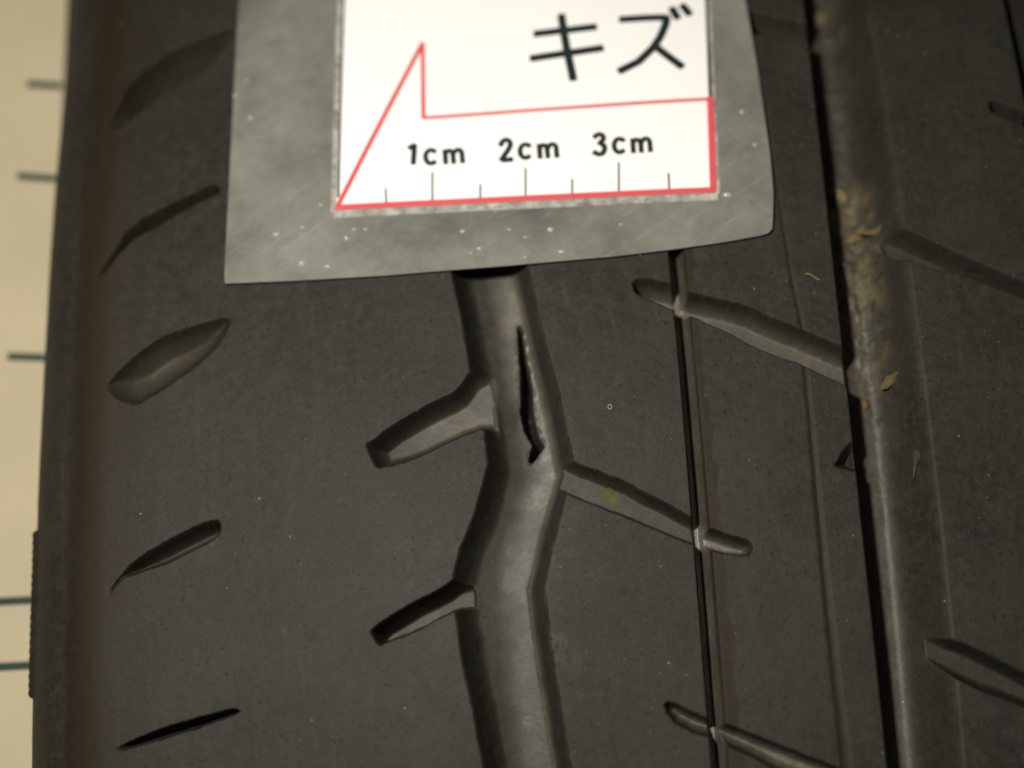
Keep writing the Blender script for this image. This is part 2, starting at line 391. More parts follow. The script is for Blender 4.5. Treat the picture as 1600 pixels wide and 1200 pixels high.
def backing_material():
    m, nt, b = new_mat('scuffed_grey_film')
    tc = nd(nt, 'ShaderNodeTexCoord').outputs['Object']
    mp = nd(nt, 'ShaderNodeMapping')
    mp.vector_type = 'TEXTURE'
    mp.inputs['Rotation'].default_value = (0, 0, math.radians(33))
    mp.inputs['Scale'].default_value = (1, 1 / 14, 1)
    nt.links.new(tc, mp.inputs['Vector'])
    streak = noise(nt, mp.outputs['Vector'], 130, 5, 0.7)
    mp2 = nd(nt, 'ShaderNodeMapping')
    mp2.inputs['Rotation'].default_value = (0, 0, math.radians(4))
    mp2.inputs['Scale'].default_value = (0.6, 16, 1)
    nt.links.new(tc, mp2.inputs['Vector'])
    brushed = noise(nt, mp2.outputs['Vector'], 260, 4, 0.6)
    cloud = noise(nt, tc, 95, 6, 0.68)
    base = mixc(nt, rampn(nt, cloud, [(0.3, g(0)), (0.72, g(1))]), (0.098, 0.098, 0.086, 1), (0.225, 0.220, 0.190, 1))  # light clouds paint the sheet's uneven reflection into its grey
    base = mixc(nt, rampn(nt, streak, [(0.58, g(0)), (0.76, g(0.5))]), base, (0.33, 0.325, 0.29, 1))
    base = mixc(nt, rampn(nt, brushed, [(0.55, g(0)), (0.85, g(0.10))]), base, (0.30, 0.30, 0.27, 1))
    spots = noise(nt, tc, 330, 3, 0.6)
    base = mixc(nt, rampn(nt, spots, [(0.64, g(0)), (0.76, g(0.45))]), base, (0.09, 0.085, 0.07, 1))
    nt.links.new(base, b.inputs['Base Color'])
    nt.links.new(mth(nt, 'ADD', mth(nt, 'MULTIPLY', cloud, 0.5), 0.12), b.inputs['Roughness'])
    b.inputs['Specular IOR Level'].default_value = 0.4
    bp = nd(nt, 'ShaderNodeBump')
    bp.inputs['Strength'].default_value = 0.25
    bp.inputs['Distance'].default_value = 0.0001
    nt.links.new(mth(nt, 'ADD', streak, cloud), bp.inputs['Height'])
    nt.links.new(bp.outputs['Normal'], b.inputs['Normal'])
    return m


RUBBER = rubber_material()
INNER = plain('inner_rubber', (0.02, 0.02, 0.02), 0.7)
BACKING = backing_material()
LABEL = plain('label_paper', (0.85, 0.84, 0.83), 0.45, 0.03, 150, 0.3)
def rim_material():
    m, nt, b = new_mat('worn_edge_glint')  # pale strip painting the label ridge's highlight, mixed with whitish scuffs
    co = nd(nt, 'ShaderNodeTexCoord').outputs['Object']
    n = noise(nt, co, 650, 6, 0.75)
    nt.links.new(rampn(nt, n, [(0.36, (0.15, 0.15, 0.13, 1)), (0.52, (0.32, 0.31, 0.275, 1)), (0.68, (0.52, 0.51, 0.47, 1))]), b.inputs['Base Color'])
    b.inputs['Roughness'].default_value = 0.5
    return m


RIM = rim_material()
EDGE = plain('sheet_edge', (0.075, 0.072, 0.058), 0.6, 0.4, 700)
RED = plain('red_print', (0.64, 0.078, 0.092), 0.5, 0.08, 500)
BLACK = plain('black_print', (0.012, 0.020, 0.020), 0.5, 0.2, 500)
GREENLINE = plain('green_ink', (0.020, 0.042, 0.028), 0.7, 0.15, 300)
BOARD = plain('cream_board', (0.455, 0.385, 0.262), 0.75, 0.16, 55, 0.2, 0.1)
BUBBLE = plain('film_bubble', (0.40, 0.39, 0.36), 0.10, 0.1, 300, 0.9)  # paled so that the bubbles' glint is partly in the colour
PAINT = plain('green_paint', (0.056, 0.068, 0.026), 0.85, 0.5, 1600)
GRAIN = plain('dust_grain', (0.20, 0.175, 0.13), 0.8, 0.5, 900)

# ------------------------------------------------------------------ background board beside the tyre
ZB = CROWN + D_ZB
BX1, BX0, BY0, BY1 = -53.7, -190.0, -170.0, 230.0
bo = mesh_obj('backdrop', [(BX0, BY0, ZB), (BX1, BY0, ZB), (BX1, BY1, ZB), (BX0, BY1, ZB),
                           (BX0, BY0, ZB - 4), (BX1, BY0, ZB - 4), (BX1, BY1, ZB - 4), (BX0, BY1, ZB - 4)],
              [(0, 1, 2, 3), (7, 6, 5, 4), (0, 4, 5, 1), (1, 5, 6, 2), (2, 6, 7, 3), (3, 7, 4, 0)], BOARD)
tag(bo, 'cream board with dark green ruled lines beside the tyre', kind='structure')
for i, (a, b) in enumerate(D_lines):
    a, b = np.array(a), np.array(b)
    b = a + (b - a) * (BX1 - 0.2 - a[0]) / (b[0] - a[0])
    if i >= 3:
        a = a + (a - b)
    t = (b - a) / np.linalg.norm(b - a)
    n = np.array([-t[1], t[0]]) * 0.46
    q = [a - n, b - n, b + n, a + n]
    vs = [(p[0], p[1], ZB + 0.004) for p in q] + [(p[0], p[1], ZB + 0.03) for p in q]
    mesh_obj('ruled_line', vs, [(4, 5, 6, 7), (0, 1, 5, 4), (1, 2, 6, 5), (2, 3, 7, 6), (3, 0, 4, 7)], GREENLINE, bo)

# ------------------------------------------------------------------ the tyre
P = 39.0                                         # tread pitch, millimetres


def axis(lo, hi, step, mid, mstep, end_lo, end_hi, cstep):
    a = np.arange(lo, hi, step)
    m1 = np.arange(lo - mid, lo, mstep)
    m2 = np.arange(hi, hi + mid, mstep)
    c1 = np.linspace(end_lo, lo - mid, max(2, int((lo - mid - end_lo) / cstep)), endpoint=False)
    c2 = np.linspace(hi + mid, end_hi, max(2, int((end_hi - hi - mid) / cstep)) + 1)
    return np.concatenate([c1, m1, a, m2, c2])


s_end = S_SH - 165
sax = axis(-57.0, 62.0, 0.135, 14.0, 0.7, s_end, 2 * U0 - s_end, 2.6)
vax = axis(-42.5, 55.0, 0.135, 26.0, 0.65, -math.pi * R, math.pi * R, 9.0)
S, V = np.meshgrid(sax, vax, indexing='ij')
NS, NV = S.shape
J = vnoise(S, V, 1.6, 11) * 0.05 + vnoise(S, V, 0.5, 12) * 0.03     # worn, wandering edges


def wrapv(D):
    """repeat a groove edge (s at v) round the tyre"""
    D = np.array(D)
    o = np.argsort(D[:, 1])
    return D[o, 1], D[o, 0]


def along(D, v, per=None):
    vv, ss = wrapv(D)
    return np.interp(v, vv, ss)


# the zigzag groove: measured in view, repeated beyond
def zig(D, v, low_v, low_s, high_v, high_s):
    vv, ss = wrapv(D)
    vv = np.concatenate([low_v, vv, high_v])
    ss = np.concatenate([low_s, ss, high_s])
    p = vv[-1] - vv[0]
    k = np.floor((v - vv[0]) / p)
    return np.interp(v - k * p, vv, ss)


zl = zig(D_G1L, vax, [-50.0, -43.5], [-5.9, -3.9], [16.5, 27.0, 28.0], [-6.5, -3.2, -3.3])
zr = zig(D_G1R, vax, [-50.0, -45.0], [1.6, 4.6], [18.0, 28.0], [1.6, 4.2])


def straight(D, deg):
    D = np.array(D)
    return np.polyval(np.polyfit(D[:, 1], D[:, 0], deg), np.clip(vax, -50, 60))


g2l, g2r = straight(D_G2L, 1), along(D_G2R, vax)
g3l, g3r = straight(D_G3L, 2), straight(D_G3R, 2)
g4l = np.full_like(vax, 57.45) + 0 * vax
g4r = g4l + 2.9
# mirrored grooves on the far half of the tread
g5l = 2 * U0 - np.interp(vax + 17, vax, zr)
g5r = 2 * U0 - np.interp(vax + 17, vax, zl)

depth = np.zeros_like(S)
dust = np.zeros_like(S)
part = np.zeros(S.shape, np.int16)               # which piece a point belongs to


def carve_strip(l, r, dep, wl, wr, dst, bow=0.0, foot=0.5, peak=None, jit=0.5, footr=None, lipr=0.09, wall=0.0):
    global depth, dust
    slope_l = 1 / np.sqrt(1 + np.gradient(l, vax) ** 2)
    slope_r = 1 / np.sqrt(1 + np.gradient(r, vax) ** 2)
    a = (S - l[None, :]) * slope_l[None, :] + J * jit
    b = (r[None, :] - S) * slope_r[None, :] + J * jit
    pa, pb = ramp(a / wl, 0.09, foot), ramp(b / wr, lipr, footr or foot)
    f = np.minimum(pa, pb)
    mid = np.clip((S - l) / np.maximum(r - l, 0.1), 0, 1)
    d = dep * f * (1 - bow * (2 * mid - 1) ** 2)
    depth = np.maximum(depth, d)
    q = np.clip((f - 0.60) / 0.38, 0, 1) * dst
    if peak is not None:
        q = q * np.exp(-((mid - peak[0]) / peak[1]) ** 2)  # keeps a pale middle strip, painting the floor's sheen and dark sides
    dust = np.maximum(dust, np.where(f > 0.05, np.maximum(np.maximum(q, 0.10 * dst), wall * ramp((pb - 0.12) / 0.2) * (pa > 0.9)), 0))


carve_strip(zl, zr, 4.9, 1.05, 1.5, 1.0, 0.20, 1.0, None, 0.8, 0.28, 0.12)
foot_line = np.exp(-(((zr[None, :] - S) - 1.62) / 0.26) ** 2)
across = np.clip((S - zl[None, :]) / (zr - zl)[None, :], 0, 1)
dust *= np.clip(0.06 + 2.4 * (across - 0.36) + 0.22 * vnoise(S, V, 3.0, 51) + 0.12 * vnoise(S, V, 1.2, 52), 0.08, 1)  # left side darkened, painting the wall's shade into the floor
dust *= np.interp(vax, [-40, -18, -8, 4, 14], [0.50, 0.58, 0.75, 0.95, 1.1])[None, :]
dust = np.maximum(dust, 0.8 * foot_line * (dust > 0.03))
carve_strip(g2l, g2l + 1.62, 3.9, 0.25, 0.62, 0.06, 0, 0.2, None, 0.12, None, 0.09, 1.0)
carve_strip(g3l, g3r, 6.2, 0.70, 2.3, 0.62, 0.22, 0.8, (0.40, 0.20), 0.25, None, 0.2)
carve_strip(g4l, g4r, 4.3, 0.40, 1.2, 0.5)
carve_strip(g5l, g5r, 6.8, 1.3, 1.7, 0.6, 0.05)

#        depth, wall width, dust
SPEC = {'A': (4.4, (0.65, 1.2), lambda s: np.clip(0.10 + (s + 15) * 0.045, 0.08, 0.48)), 'B': (5.4, (0.75, 0.45), 0.22), 'C': (3.1, (0.5, 0.45), lambda s: np.where(s > 18.3, 0.65, 0.18)), 'D': (3.8, (0.7, 0.55), 0.50),  # A: paler towards the right, its lit end painted into the dust
        'E': (3.0, (0.6, 0.8), 0.80), 'H': (3.8, (0.45, 0.9), 0.12), 'I': (3.6, (0.5, 0.9), 0.10), 'J': (3.8, (0.4, 0.6), 0.4), 'F': (4.5, 0.5, 0.1),
        'S1': (6.8, (0.45, 3.4), 0.25), 'S2': (4.2, (0.45, 0.7), 0.05), 'S3': (5.2, (0.5, 3.7), 0.5), 'S4': (3.8, (0.5, 1.0), 0.16),
        'S5': (3.8, (0.4, 0.55), 0.05), 'CHIP': (3.0, 1.2, 0.0)}
PART_OF = {}


def edge_split(P2, S, V):
    """distance to the upper and to the lower edges of a slot"""
    Q2 = np.roll(P2, -1, 0)
    area = np.sum(P2[:, 0] * Q2[:, 1] - Q2[:, 0] * P2[:, 1])
    out = [np.full(S.shape, 1e4), np.full(S.shape, 1e4)]
    for (ax, ay), (bx, by) in zip(P2, Q2):
        ex, ey = bx - ax, by - ay
        inward_v = ex * (1 if area > 0 else -1)
        k = 0 if inward_v < 0 else 1
        t = np.clip(((S - ax) * ex + (V - ay) * ey) / (ex * ex + ey * ey + 1e-12), 0, 1)
        out[k] = np.minimum(out[k], (S - ax - t * ex) ** 2 + (V - ay - t * ey) ** 2)
    return np.sqrt(out[0]), np.sqrt(out[1])


def carve_poly(pts, dep, w, dst, pid=None):
    global depth, dust
    fade = np.min(np.array(pts)[:, 0]) < -40 or np.max(np.array(pts)[:, 0]) > 2 * U0 + 40
    P2 = smooth_poly(pts)
    lo, hi = P2.min(0) - 0.6, P2.max(0) + 0.6
    i0, i1 = np.searchsorted(sax, [lo[0], hi[0]])
    j0, j1 = np.searchsorted(vax, [lo[1], hi[1]])
    if i1 - i0 < 2 or j1 - j0 < 2:
        return
    sl = (slice(i0, i1), slice(j0, j1))
    sd = poly_sd(P2, S[sl], V[sl]) + J[sl]
    if isinstance(w, tuple):
        du, dl = edge_split(P2, S[sl], V[sl])
        du, dl = du + J[sl], dl + J[sl]
        f = np.where(sd > 0, np.minimum(ramp(du / w[0], 0.09, 0.4), ramp(dl / w[1], 0.09, 0.4)), ramp(sd / min(w), 0.09, 0.4))
        f0 = 0.25 if w[1] < 2 else 0.02
    else:
        f = ramp(sd / w, 0.10, 0.4)
        f0 = 0.5
    wid = np.clip(f, 0, 1)
    d = dep * wid
    if fade:                                     # shoulder slots run out into the shoulder
        e = np.minimum(S[sl] - S_SH, 2 * U0 - S_SH - S[sl])
        d = d * np.clip(0.40 + (e + 1.5) / 4.5, 0.05, 1)
    if pid is not None:
        m = (sd > 0.02) & (d > depth[sl])
        part[sl][m] = pid
    depth[sl] = np.maximum(depth[sl], d)
    if callable(dst):
        dst = dst(S[sl])
    dust[sl] = np.maximum(dust[sl], np.clip((f - f0) / 0.5, 0, 1) ** 1.3 * dst * (sd > 0))


RIB_OF = {'A': 0, 'B': 0, 'C': 1, 'D': 2, 'E': 2, 'J': 2, 'H': 3, 'I': 3, 'F': 3,
          'S1': 0, 'S2': 0, 'S3': 0, 'S4': 0, 'S5': 0, 'CHIP': 2}
pid = 20
for k, pts in POLY.items():
    if k not in SPEC:
        continue
    dep, w, dst = SPEC[k]
    if k in RIB_OF:
        PART_OF[pid] = k
        carve_poly(pts, dep, w, dst, pid)
        pid += 1
    else:
        carve_poly(pts, dep, w, dst)
N_K = int(math.pi * R / P) - 1


def shifted(k, dv, mirror=False):
    q = np.array(POLY[k]) + [0, dv]
    if mirror:
        q[:, 0] = 2 * U0 - q[:, 0]
    return q


for n in range(1, N_K):
    for k in 'ABC':
        for sg in (1, -1):
            if k == 'A' and sg * n == -1:
                continue
            carve_poly(shifted(k, sg * n * P), *SPEC[k])
    for k in ('E', 'I', 'S4', 'S5'):
        carve_poly(shifted(k, -n * P), *SPEC[k])
    for k in ('J', 'S1', 'S2'):
        carve_poly(shifted(k, n * P), *SPEC[k])
    carve_poly(shifted('H', n * P + 4), *SPEC['H'])
for n in range(-N_K, N_K):
    for k in ('A', 'B', 'S3', 'S4'):
        carve_poly(shifted(k, n * P + 13, True), *SPEC[k])

# shallow wear line along the middle rib
wl = along(D_WEAR, vax)
ww = np.interp(vax, [-40, -10, 10, 30], [0.62, 0.42, 0.32, 0.22])
aw = np.abs(S - wl[None, :] + J * 0.6)
depth = np.maximum(depth, 0.16 * ramp((ww[None, :] - aw) / 0.38) * ((vax < 34) & (vax > -60))[None, :])

# the gash in the floor of the zigzag groove
gash = np.full(S.shape, -9.0)
GA = np.array(D_GASH)
i0, i1 = np.searchsorted(sax, [-1, 4])
j0, j1 = np.searchsorted(vax, [-9, 10])
sl = (slice(i0, i1), slice(j0, j1))
best = np.full(S[sl].shape, -9.0)
for (ax, ay, ar), (bx, by, br) in zip(GA[:-1], GA[1:]):
    ex, ey = bx - ax, by - ay
    t = np.clip(((S[sl] - ax) * ex + (V[sl] - ay) * ey) / (ex * ex + ey * ey), 0, 1)
    dd = np.hypot(S[sl] - ax - t * ex, V[sl] - ay - t * ey)
    best = np.maximum(best, ar + t * (br - ar) - dd)
gash[sl] = best + 0.04 + 0.13 * np.clip((8 - V[sl]) / 7, 0, 1) + 0.05 * vnoise(S[sl], V[sl], 0.6, 71) + 0.03 * vnoise(S[sl], V[sl], 0.2, 72)
gf = ramp(gash / 0.22)
depth = depth + gf * 4.5 - 0.20 * np.exp(-((gash + 0.15) / 0.14) ** 2) * np.clip(0.6 + 0.9 * vnoise(S, V, 0.6, 73), 0, 1.4)
dust = dust * (1 - gf)
part[gash > 0.0] = 15

# moulded shoulder lines and a low bar on the upper sidewall
depth += 0.30 * np.exp(-((S + 46.8) / 1.1) ** 2)
bar = ramp((S + 60.5) / 0.5) * ramp((-53.6 - S) / 0.5) * ramp((-11 - V) / 0.25 + 0 * S) * ramp((V + 29.2) / 0.25)
depth -= 0.45 * bar * (1 + 0.07 * np.sin(V * 2 * math.pi / 0.9))
# gentle waviness, rounded rib crowns
depth += 0.05 * vnoise(S, V, 9.0, 3) + 0.012 * vnoise(S, V, 1.1, 4) + 0.006 * vnoise(S, V, 0.4, 5)
# matted dirt in the wide groove
dust *= np.where(S > 30, np.interp(vax, [-40, 5, 18, 28, 45], [0.95, 1.0, 0.7, 0.45, 0.40])[None, :], 1.0)
in3 = ramp((S - g3l[None, :] - 0.5) / 0.6) * ramp((g3r[None, :] - S - 1.2) / 1.2)
grime = in3 * np.interp(vax, [-30, -14, -8, 0, 6, 14, 20, 26, 46], [0.0, 0.12, 0.05, 0.30, 0.80, 0.95, 0.9, 0.15, 0.30])[None, :]
depth -= grime * (0.9 * np.clip(vnoise(S, V, 1.3, 21), 0, 1) + 0.3 * np.clip(vnoise(S, V, 0.45, 22), 0, 1))
for k in ('H', 'D', 'E'):
    q = smooth_poly(POLY[k])
    m = (S > q[:, 0].min()) & (S < q[:, 0].max()) & (V > q[:, 1].min()) & (V < q[:, 1].max())
    grime[m] = np.maximum(grime[m], 0.35 * dust[m])
grime = np.maximum(grime, 0.35 * dust * (S < 20) * np.clip(vnoise(S, V, 5, 31), 0, 1))
brown = np.exp(-((S + 44.4) / 2.7) ** 2) * 1.0 + 0.7 * np.clip((-53.2 - S) / 1, 0, 1) * np.clip((S + 75) / 10, 0, 1)
brown = np.maximum(brown, 0.8 * np.clip(0.62 - across, 0, 0.5) * 2 * (depth > 4.0) * (S < 8) * np.clip(0.6 + vnoise(S, V, 2.5, 53), 0, 1))  # brownish dirt on the left floor, deepening the painted wall shade
brown = np.clip(brown + 0.35 * np.exp(-((S + 39.5) / 3.5) ** 2), 0, 1)

# brown film along the narrow groove; the wear line toned dark brown
q = (S - g2l[None, :] - 1.62)
qw = (g2r - g2l)[None, :] - 1.40 + 0.5 * vnoise(S, V, 1.3, 81)
brown = np.maximum(brown, 0.95 * ramp(q / 0.15) * ramp((qw - q) / 0.25) * (vax > -60)[None, :])
brown = np.maximum(brown, 0.85 * ramp((ww[None, :] - aw) / 0.25) * ((vax < 34) & (vax > -60))[None, :])
XYZ = surf(S, V, -depth)
dS = np.gradient(XYZ, axis=0)
dV = np.gradient(XYZ, axis=1)
NRM = np.cross(dS, dV)
NRM /= np.linalg.norm(NRM, axis=-1, keepdims=True) + 1e-20

# assign every face to a piece
Sc = (S[:-1, :-1] + S[1:, 1:]) / 2
Vj = (vax[:-1] + vax[1:]) / 2


def fc(a):
    return ((a[:-1] + a[1:]) / 2)[None, :]


face = np.zeros(Sc.shape, np.int16)
face[:] = 0                                           # shoulder rib
face[Sc > fc(zl)] = 10                                # zigzag groove
face[Sc > fc(zr)] = 1
face[Sc > fc(g2l)] = 11
face[Sc > fc(g2r)] = 2
face[Sc > fc(g3l)] = 12
face[Sc > fc(g3r)] = 3
face[Sc > fc(g4l)] = 13
face[Sc > fc(g4r)] = 4
face[Sc > fc(g5l)] = 14
face[Sc > fc(g5r)] = 5
face[Sc < S_SH - 8.0] = 16
face[Sc > 2 * U0 - S_SH + 8.0] = 17
pf = part[:-1, :-1]
lat = (pf >= 20) & (face < 10)
face[lat] = pf[lat]
face[(pf == 15) & (face == 10)] = 15

idx = np.arange(NS * NV).reshape(NS, NV)
quads = np.stack([idx[:-1, :-1], idx[1:, :-1], idx[1:, 1:], idx[:-1, 1:]], -1)
XF = XYZ.reshape(-1, 3)
NF = NRM.reshape(-1, 3)
wear = np.zeros_like(S)
for e, side, wd, amt in ((zr, 1, 3.5, 1.0), (zl, -1, 1.2, 0.7), (zl, -1, 0.18, 1.0), (zr, 1, 0.25, 1.2), (g2r, 1, 1.5, 0.4), (g3r, 1, 1.8, 0.5), (g2l, -1, 0.8, 0.3), (g3l, -1, 1.0, 0.3)):
    q = (S - e[None, :]) * side
    wear = np.maximum(wear, amt * np.exp(-np.clip(q, 0, 99) / wd) * (q > -0.2))
wear *= np.clip(0.6 + 0.7 * vnoise(S, V, 4.0, 61), 0, 1)
q = zl[None, :] - S
wear = np.maximum(wear, 1.0 * np.exp(-np.clip(q, 0, 99) / 0.45) * (q > -0.2) * np.interp(vax, [-15, -11, -7, -3], [0, 1, 1, 0])[None, :])  # worn left lip, paled to paint in its glossy highlight
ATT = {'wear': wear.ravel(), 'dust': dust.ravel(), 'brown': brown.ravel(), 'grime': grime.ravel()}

tyre = empty('tyre')
tag(tyre, 'worn black rubber tyre with zigzag groove and dusty tread under the card', 'tyre')


def piece(name, code, parent):
    q = quads[face == code]
    if len(q) == 0:
        return None
    u, inv = np.unique(q.ravel(), return_inverse=True)
    o = mesh_obj(name, XF[u], inv.reshape(-1, 4), RUBBER, parent, True, NF[u])
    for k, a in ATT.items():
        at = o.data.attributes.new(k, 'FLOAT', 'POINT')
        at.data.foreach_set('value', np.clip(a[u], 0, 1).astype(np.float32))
    return o


ribs = {c: piece('tread_rib', c, tyre) for c in range(6)}
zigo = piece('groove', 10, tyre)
tag(zigo, 'zigzag main groove with dusty floor and a long gash')
gs = piece('gash', 15, zigo)
tag(gs, 'long black split in the floor of the zigzag groove')
for c in (11, 12, 13, 14):
    o = piece('groove', c, tyre)
    if c == 12:
        tag(o, 'wide straight groove holding matted tan dirt')
    if c == 11:
        tag(o, 'narrow straight groove with black shadowed side')
for c in (16, 17):
    piece('sidewall', c, tyre)
for c, k in PART_OF.items():
    piece('chipped_edge' if k == 'CHIP' else 'lateral_groove', c, ribs[RIB_OF[k]])

# inner liner so that the casing has thickness
si = np.linspace(s_end, 2 * U0 - s_end, 90)
vi = np.linspace(-math.pi * R, math.pi * R, 181)
SI, VI = np.meshgrid(si, vi, indexing='ij')
XI = surf(SI, VI, -13.0)
ii = np.arange(SI.size).reshape(SI.shape)
qi = np.stack([ii[:-1, :-1], ii[:-1, 1:], ii[1:, 1:], ii[1:, :-1]], -1).reshape(-1, 4)
mesh_obj('inner_liner', XI.reshape(-1, 3), qi, INNER, tyre, True)

# dab of green paint on the floor of a lateral groove
pp = smooth_poly(D_paint, 2)
pp = pp.mean(0) + (pp - pp.mean(0)) * 0.82 + [0.0, -0.28]


def floor_at(s, v):
    i = np.clip(np.searchsorted(sax, s), 0, NS - 1)
    j = np.clip(np.searchsorted(vax, v), 0, NV - 1)
    return depth[i, j]


def flake(name, pts, lift, thick, mat, parent=None, dome=0.0, curl=0.0):
    """thin solid chip lying on whatever the tread is at that place"""
    pts = np.array(pts)
    c = pts.mean(0)
    rings = [1.0, 0.66, 0.33]
    V0 = []
    for k in rings:
        for p in pts:
            q = c + (p - c) * k
            V0.append((q[0], q[1], lift + dome * (1 - k * k) + curl * (q[0] - c[0])))
    V0.append((c[0], c[1], lift + dome))
    V0 = np.array(V0)
    base = np.array([floor_at(a, b) for a, b, _ in V0])
    base = np.clip(base, np.median(base) - 0.25, np.median(base) + 0.15)
    top = surf(V0[:, 0], V0[:, 1], V0[:, 2] - base + thick)
    bot = surf(V0[:, 0], V0[:, 1], V0[:, 2] - base)
    n = len(pts)
    m = len(V0)
    F = []
    for r in range(2):
        for i in range(n):
            a, b = r * n + i, r * n + (i + 1) % n
            F.append((a, b, b + n, a + n))
            F.append((m + a + n, m + b + n, m + b, m + a))
    for i in range(n):
        a, b = 2 * n + i, 2 * n + (i + 1) % n
        F.append((a, b, m - 1))
        F.append((2 * m - 1, m + b, m + a))
        a, b = i, (i + 1) % n
        F.append((m + a, m + b, b, a))
    o = mesh_obj(name, np.concatenate([top, bot]), F, mat, parent, False)
    import bmesh
    bm = bmesh.new()
    bm.from_mesh(o.data)
    bmesh.ops.recalc_face_normals(bm, faces=bm.faces)
    bm.to_mesh(o.data)
    bm.free()
    return o


tag(flake('paint_mark', pp, 0.01, 0.04, PAINT, ribs[1]), 'small dab of green paint')

# ------------------------------------------------------------------ the gauge card
CARD_T = 0.22


def card_h(s, v):
    return 0.72 + 0.10 * vnoise(s, v, 11.0, 41) + 0.25 * np.clip((np.asarray(s) - 20) / 9, 0, 1) ** 2 * np.clip((24 - np.asarray(v)) / 10, 0, 1)


def resample(pts, n, round_=True):
    p = np.array(pts)
    d = np.concatenate([[0], np.cumsum(np.linalg.norm(np.diff(p, axis=0), axis=1))])
    t = np.linspace(0, d[-1], n)
    return np.stack([np.interp(t, d, p[:, 0]), np.interp(t, d, p[:, 1])], 1)


def extend_up(c, dv):
    c = np.array(c)
    d = (c[0] - c[1]) / abs(c[0, 1] - c[1, 1])
    return np.concatenate([[c[0] + d * dv], c])


def coons(left, right, bottom, nu, nv):
    L, Rr, B = resample(left, nv), resample(right, nv), resample(bottom, nu)
    T = L[0] + (Rr[0] - L[0]) * np.linspace(0, 1, nu)[:, None]
    u = np.linspace(0, 1, nu)[:, None, None]
    w = np.linspace(0, 1, nv)[None, :, None]
    return ((1 - w) * T[:, None] + w * B[:, None] + (1 - u) * L[None] + u * Rr[None]
            - ((1 - u) * (1 - w) * L[0] + u * (1 - w) * Rr[0] + (1 - u) * w * L[-1] + u * w * Rr[-1]))


def slab(name, uv, lift, thick, mat, parent):
    nu, nv = uv.shape[:2]
    h = card_h(uv[..., 0], uv[..., 1])
    top = surf(uv[..., 0], uv[..., 1], h + lift).reshape(-1, 3)
    bot = surf(uv[..., 0], uv[..., 1], h + lift - thick).reshape(-1, 3)
    k = nu * nv
    I = np.arange(k).reshape(nu, nv)
    q = np.stack([I[:-1, :-1], I[:-1, 1:], I[1:, 1:], I[1:, :-1]], -1).reshape(-1, 4)
    qb = q[:, ::-1] + k
    ring = np.concatenate([I[:, 0], I[-1, 1:], I[-2::-1, -1], I[0, -2:0:-1]])
    m = len(ring)
    r0 = 2 * k + np.arange(m)
    r1 = np.roll(r0, -1)
    side = np.stack([r0, r1, r1 + m, r0 + m], -1)
    allv = np.concatenate([top, bot, top[ring], bot[ring]])
    o = mesh_obj(name, allv, np.concatenate([q, qb, side]), mat, parent, True)
    o.data.materials.append(EDGE)
    mi = np.zeros(len(o.data.polygons), np.int32)
    if thick > 0.1:
        mi[len(q):] = 1
    o.data.polygons.foreach_set('material_index', mi)
    return o


def ribbon(name, lines, width, lift, mat, parent, cap=True):
    """printed strokes lying on the card; one mesh per character or line"""
    VV, FF = [], []
    for pts in lines:
        p = np.array(pts, float)
        L = np.linalg.norm(np.diff(p, axis=0), axis=1).sum()
        p = resample(p, max(3, int(L / 0.35) + 2))
        t = np.gradient(p, axis=0)
        t /= np.linalg.norm(t, axis=1, keepdims=True)
        nrm = np.stack([-t[:, 1], t[:, 0]], 1)
        e = 0.18 * width if cap else 0.0
        p = np.concatenate([[p[0] - t[0] * e], p, [p[-1] + t[-1] * e]])
        nrm = np.concatenate([[nrm[0] * 0.72], nrm, [nrm[-1] * 0.72]])
        a, b = p + nrm * width / 2, p - nrm * width / 2
        base = len(VV)
        n = len(p)
        lf = lift + 0.004 * (len(VV) > 0) * (1 + len(FF) % 3)
        for q in (a, b):
            VV.extend(surf(q[:, 0], q[:, 1], card_h(q[:, 0], q[:, 1]) + lf))
        for q in (a, b):
            VV.extend(surf(q[:, 0], q[:, 1], card_h(q[:, 0], q[:, 1]) + lf - 0.02))
        for i in range(n - 1):
            A, B = base + i, base + n + i
            FF.append((A, B, B + 1, A + 1))
            FF.append((A + 2 * n, A, A + 1, A + 2 * n + 1))
            FF.append((B, B + 2 * n, B + 2 * n + 1, B + 1))
    return mesh_obj(name, VV, FF, mat, parent)


card = empty('measuring_card')
tag(card, 'grey scuffed measuring card with white label lying on the tyre tread', 'measuring card')
UP = 34.0
slab('backing_sheet', coons(extend_up(D_card_left, UP), extend_up(D_card_right, UP), D_card_bottom, 90, 90), 0.0, CARD_T, BACKING, card)
la, lb, lc, ld_ = [np.array(p) for p in D_label]
la2, ld2 = la + (la - lb) / np.linalg.norm(la - lb) * 18, ld_ + (ld_ - lc) / np.linalg.norm(ld_ - lc) * 18
panel = slab('label_panel', coons([la2, lb], [ld2, lc], [lb, lc], 60, 60), 0.09, 0.08, LABEL, card)
tag(panel, 'white printed panel with red ruler outline')
off = np.array([0.32, 0.0])
ribbon('film_edge_glint', [[la2 - off, lb - off - [0, 0.2]]], 0.62, 0.05, RIM, card, False)
ribbon('film_edge_glint', [[lb - [0.3, 0.5], lc - [-0.3, 0.5]]], 0.85, 0.05, RIM, card, False)
ribbon('film_edge_glint', [[ld2 + off, lc + off - [0, 0.2]]], 0.5, 0.05, RIM, card, False)
for k, (ln, w) in enumerate(D_red):
    ribbon('red_outline', [ln], w * 1.2, 0.115 + 0.004 * k, RED, card)
for ln, w in D_border:
    q = np.array(ln)
    q[0] += (q[0] - q[1]) / np.linalg.norm(q[0] - q[1]) * 18
    ribbon('border_line', [q], w, 0.112, BLACK, card)
for ln in D_ticks:
    ribbon('tick_mark', [ln], 0.20, 0.108, BLACK, card, False)
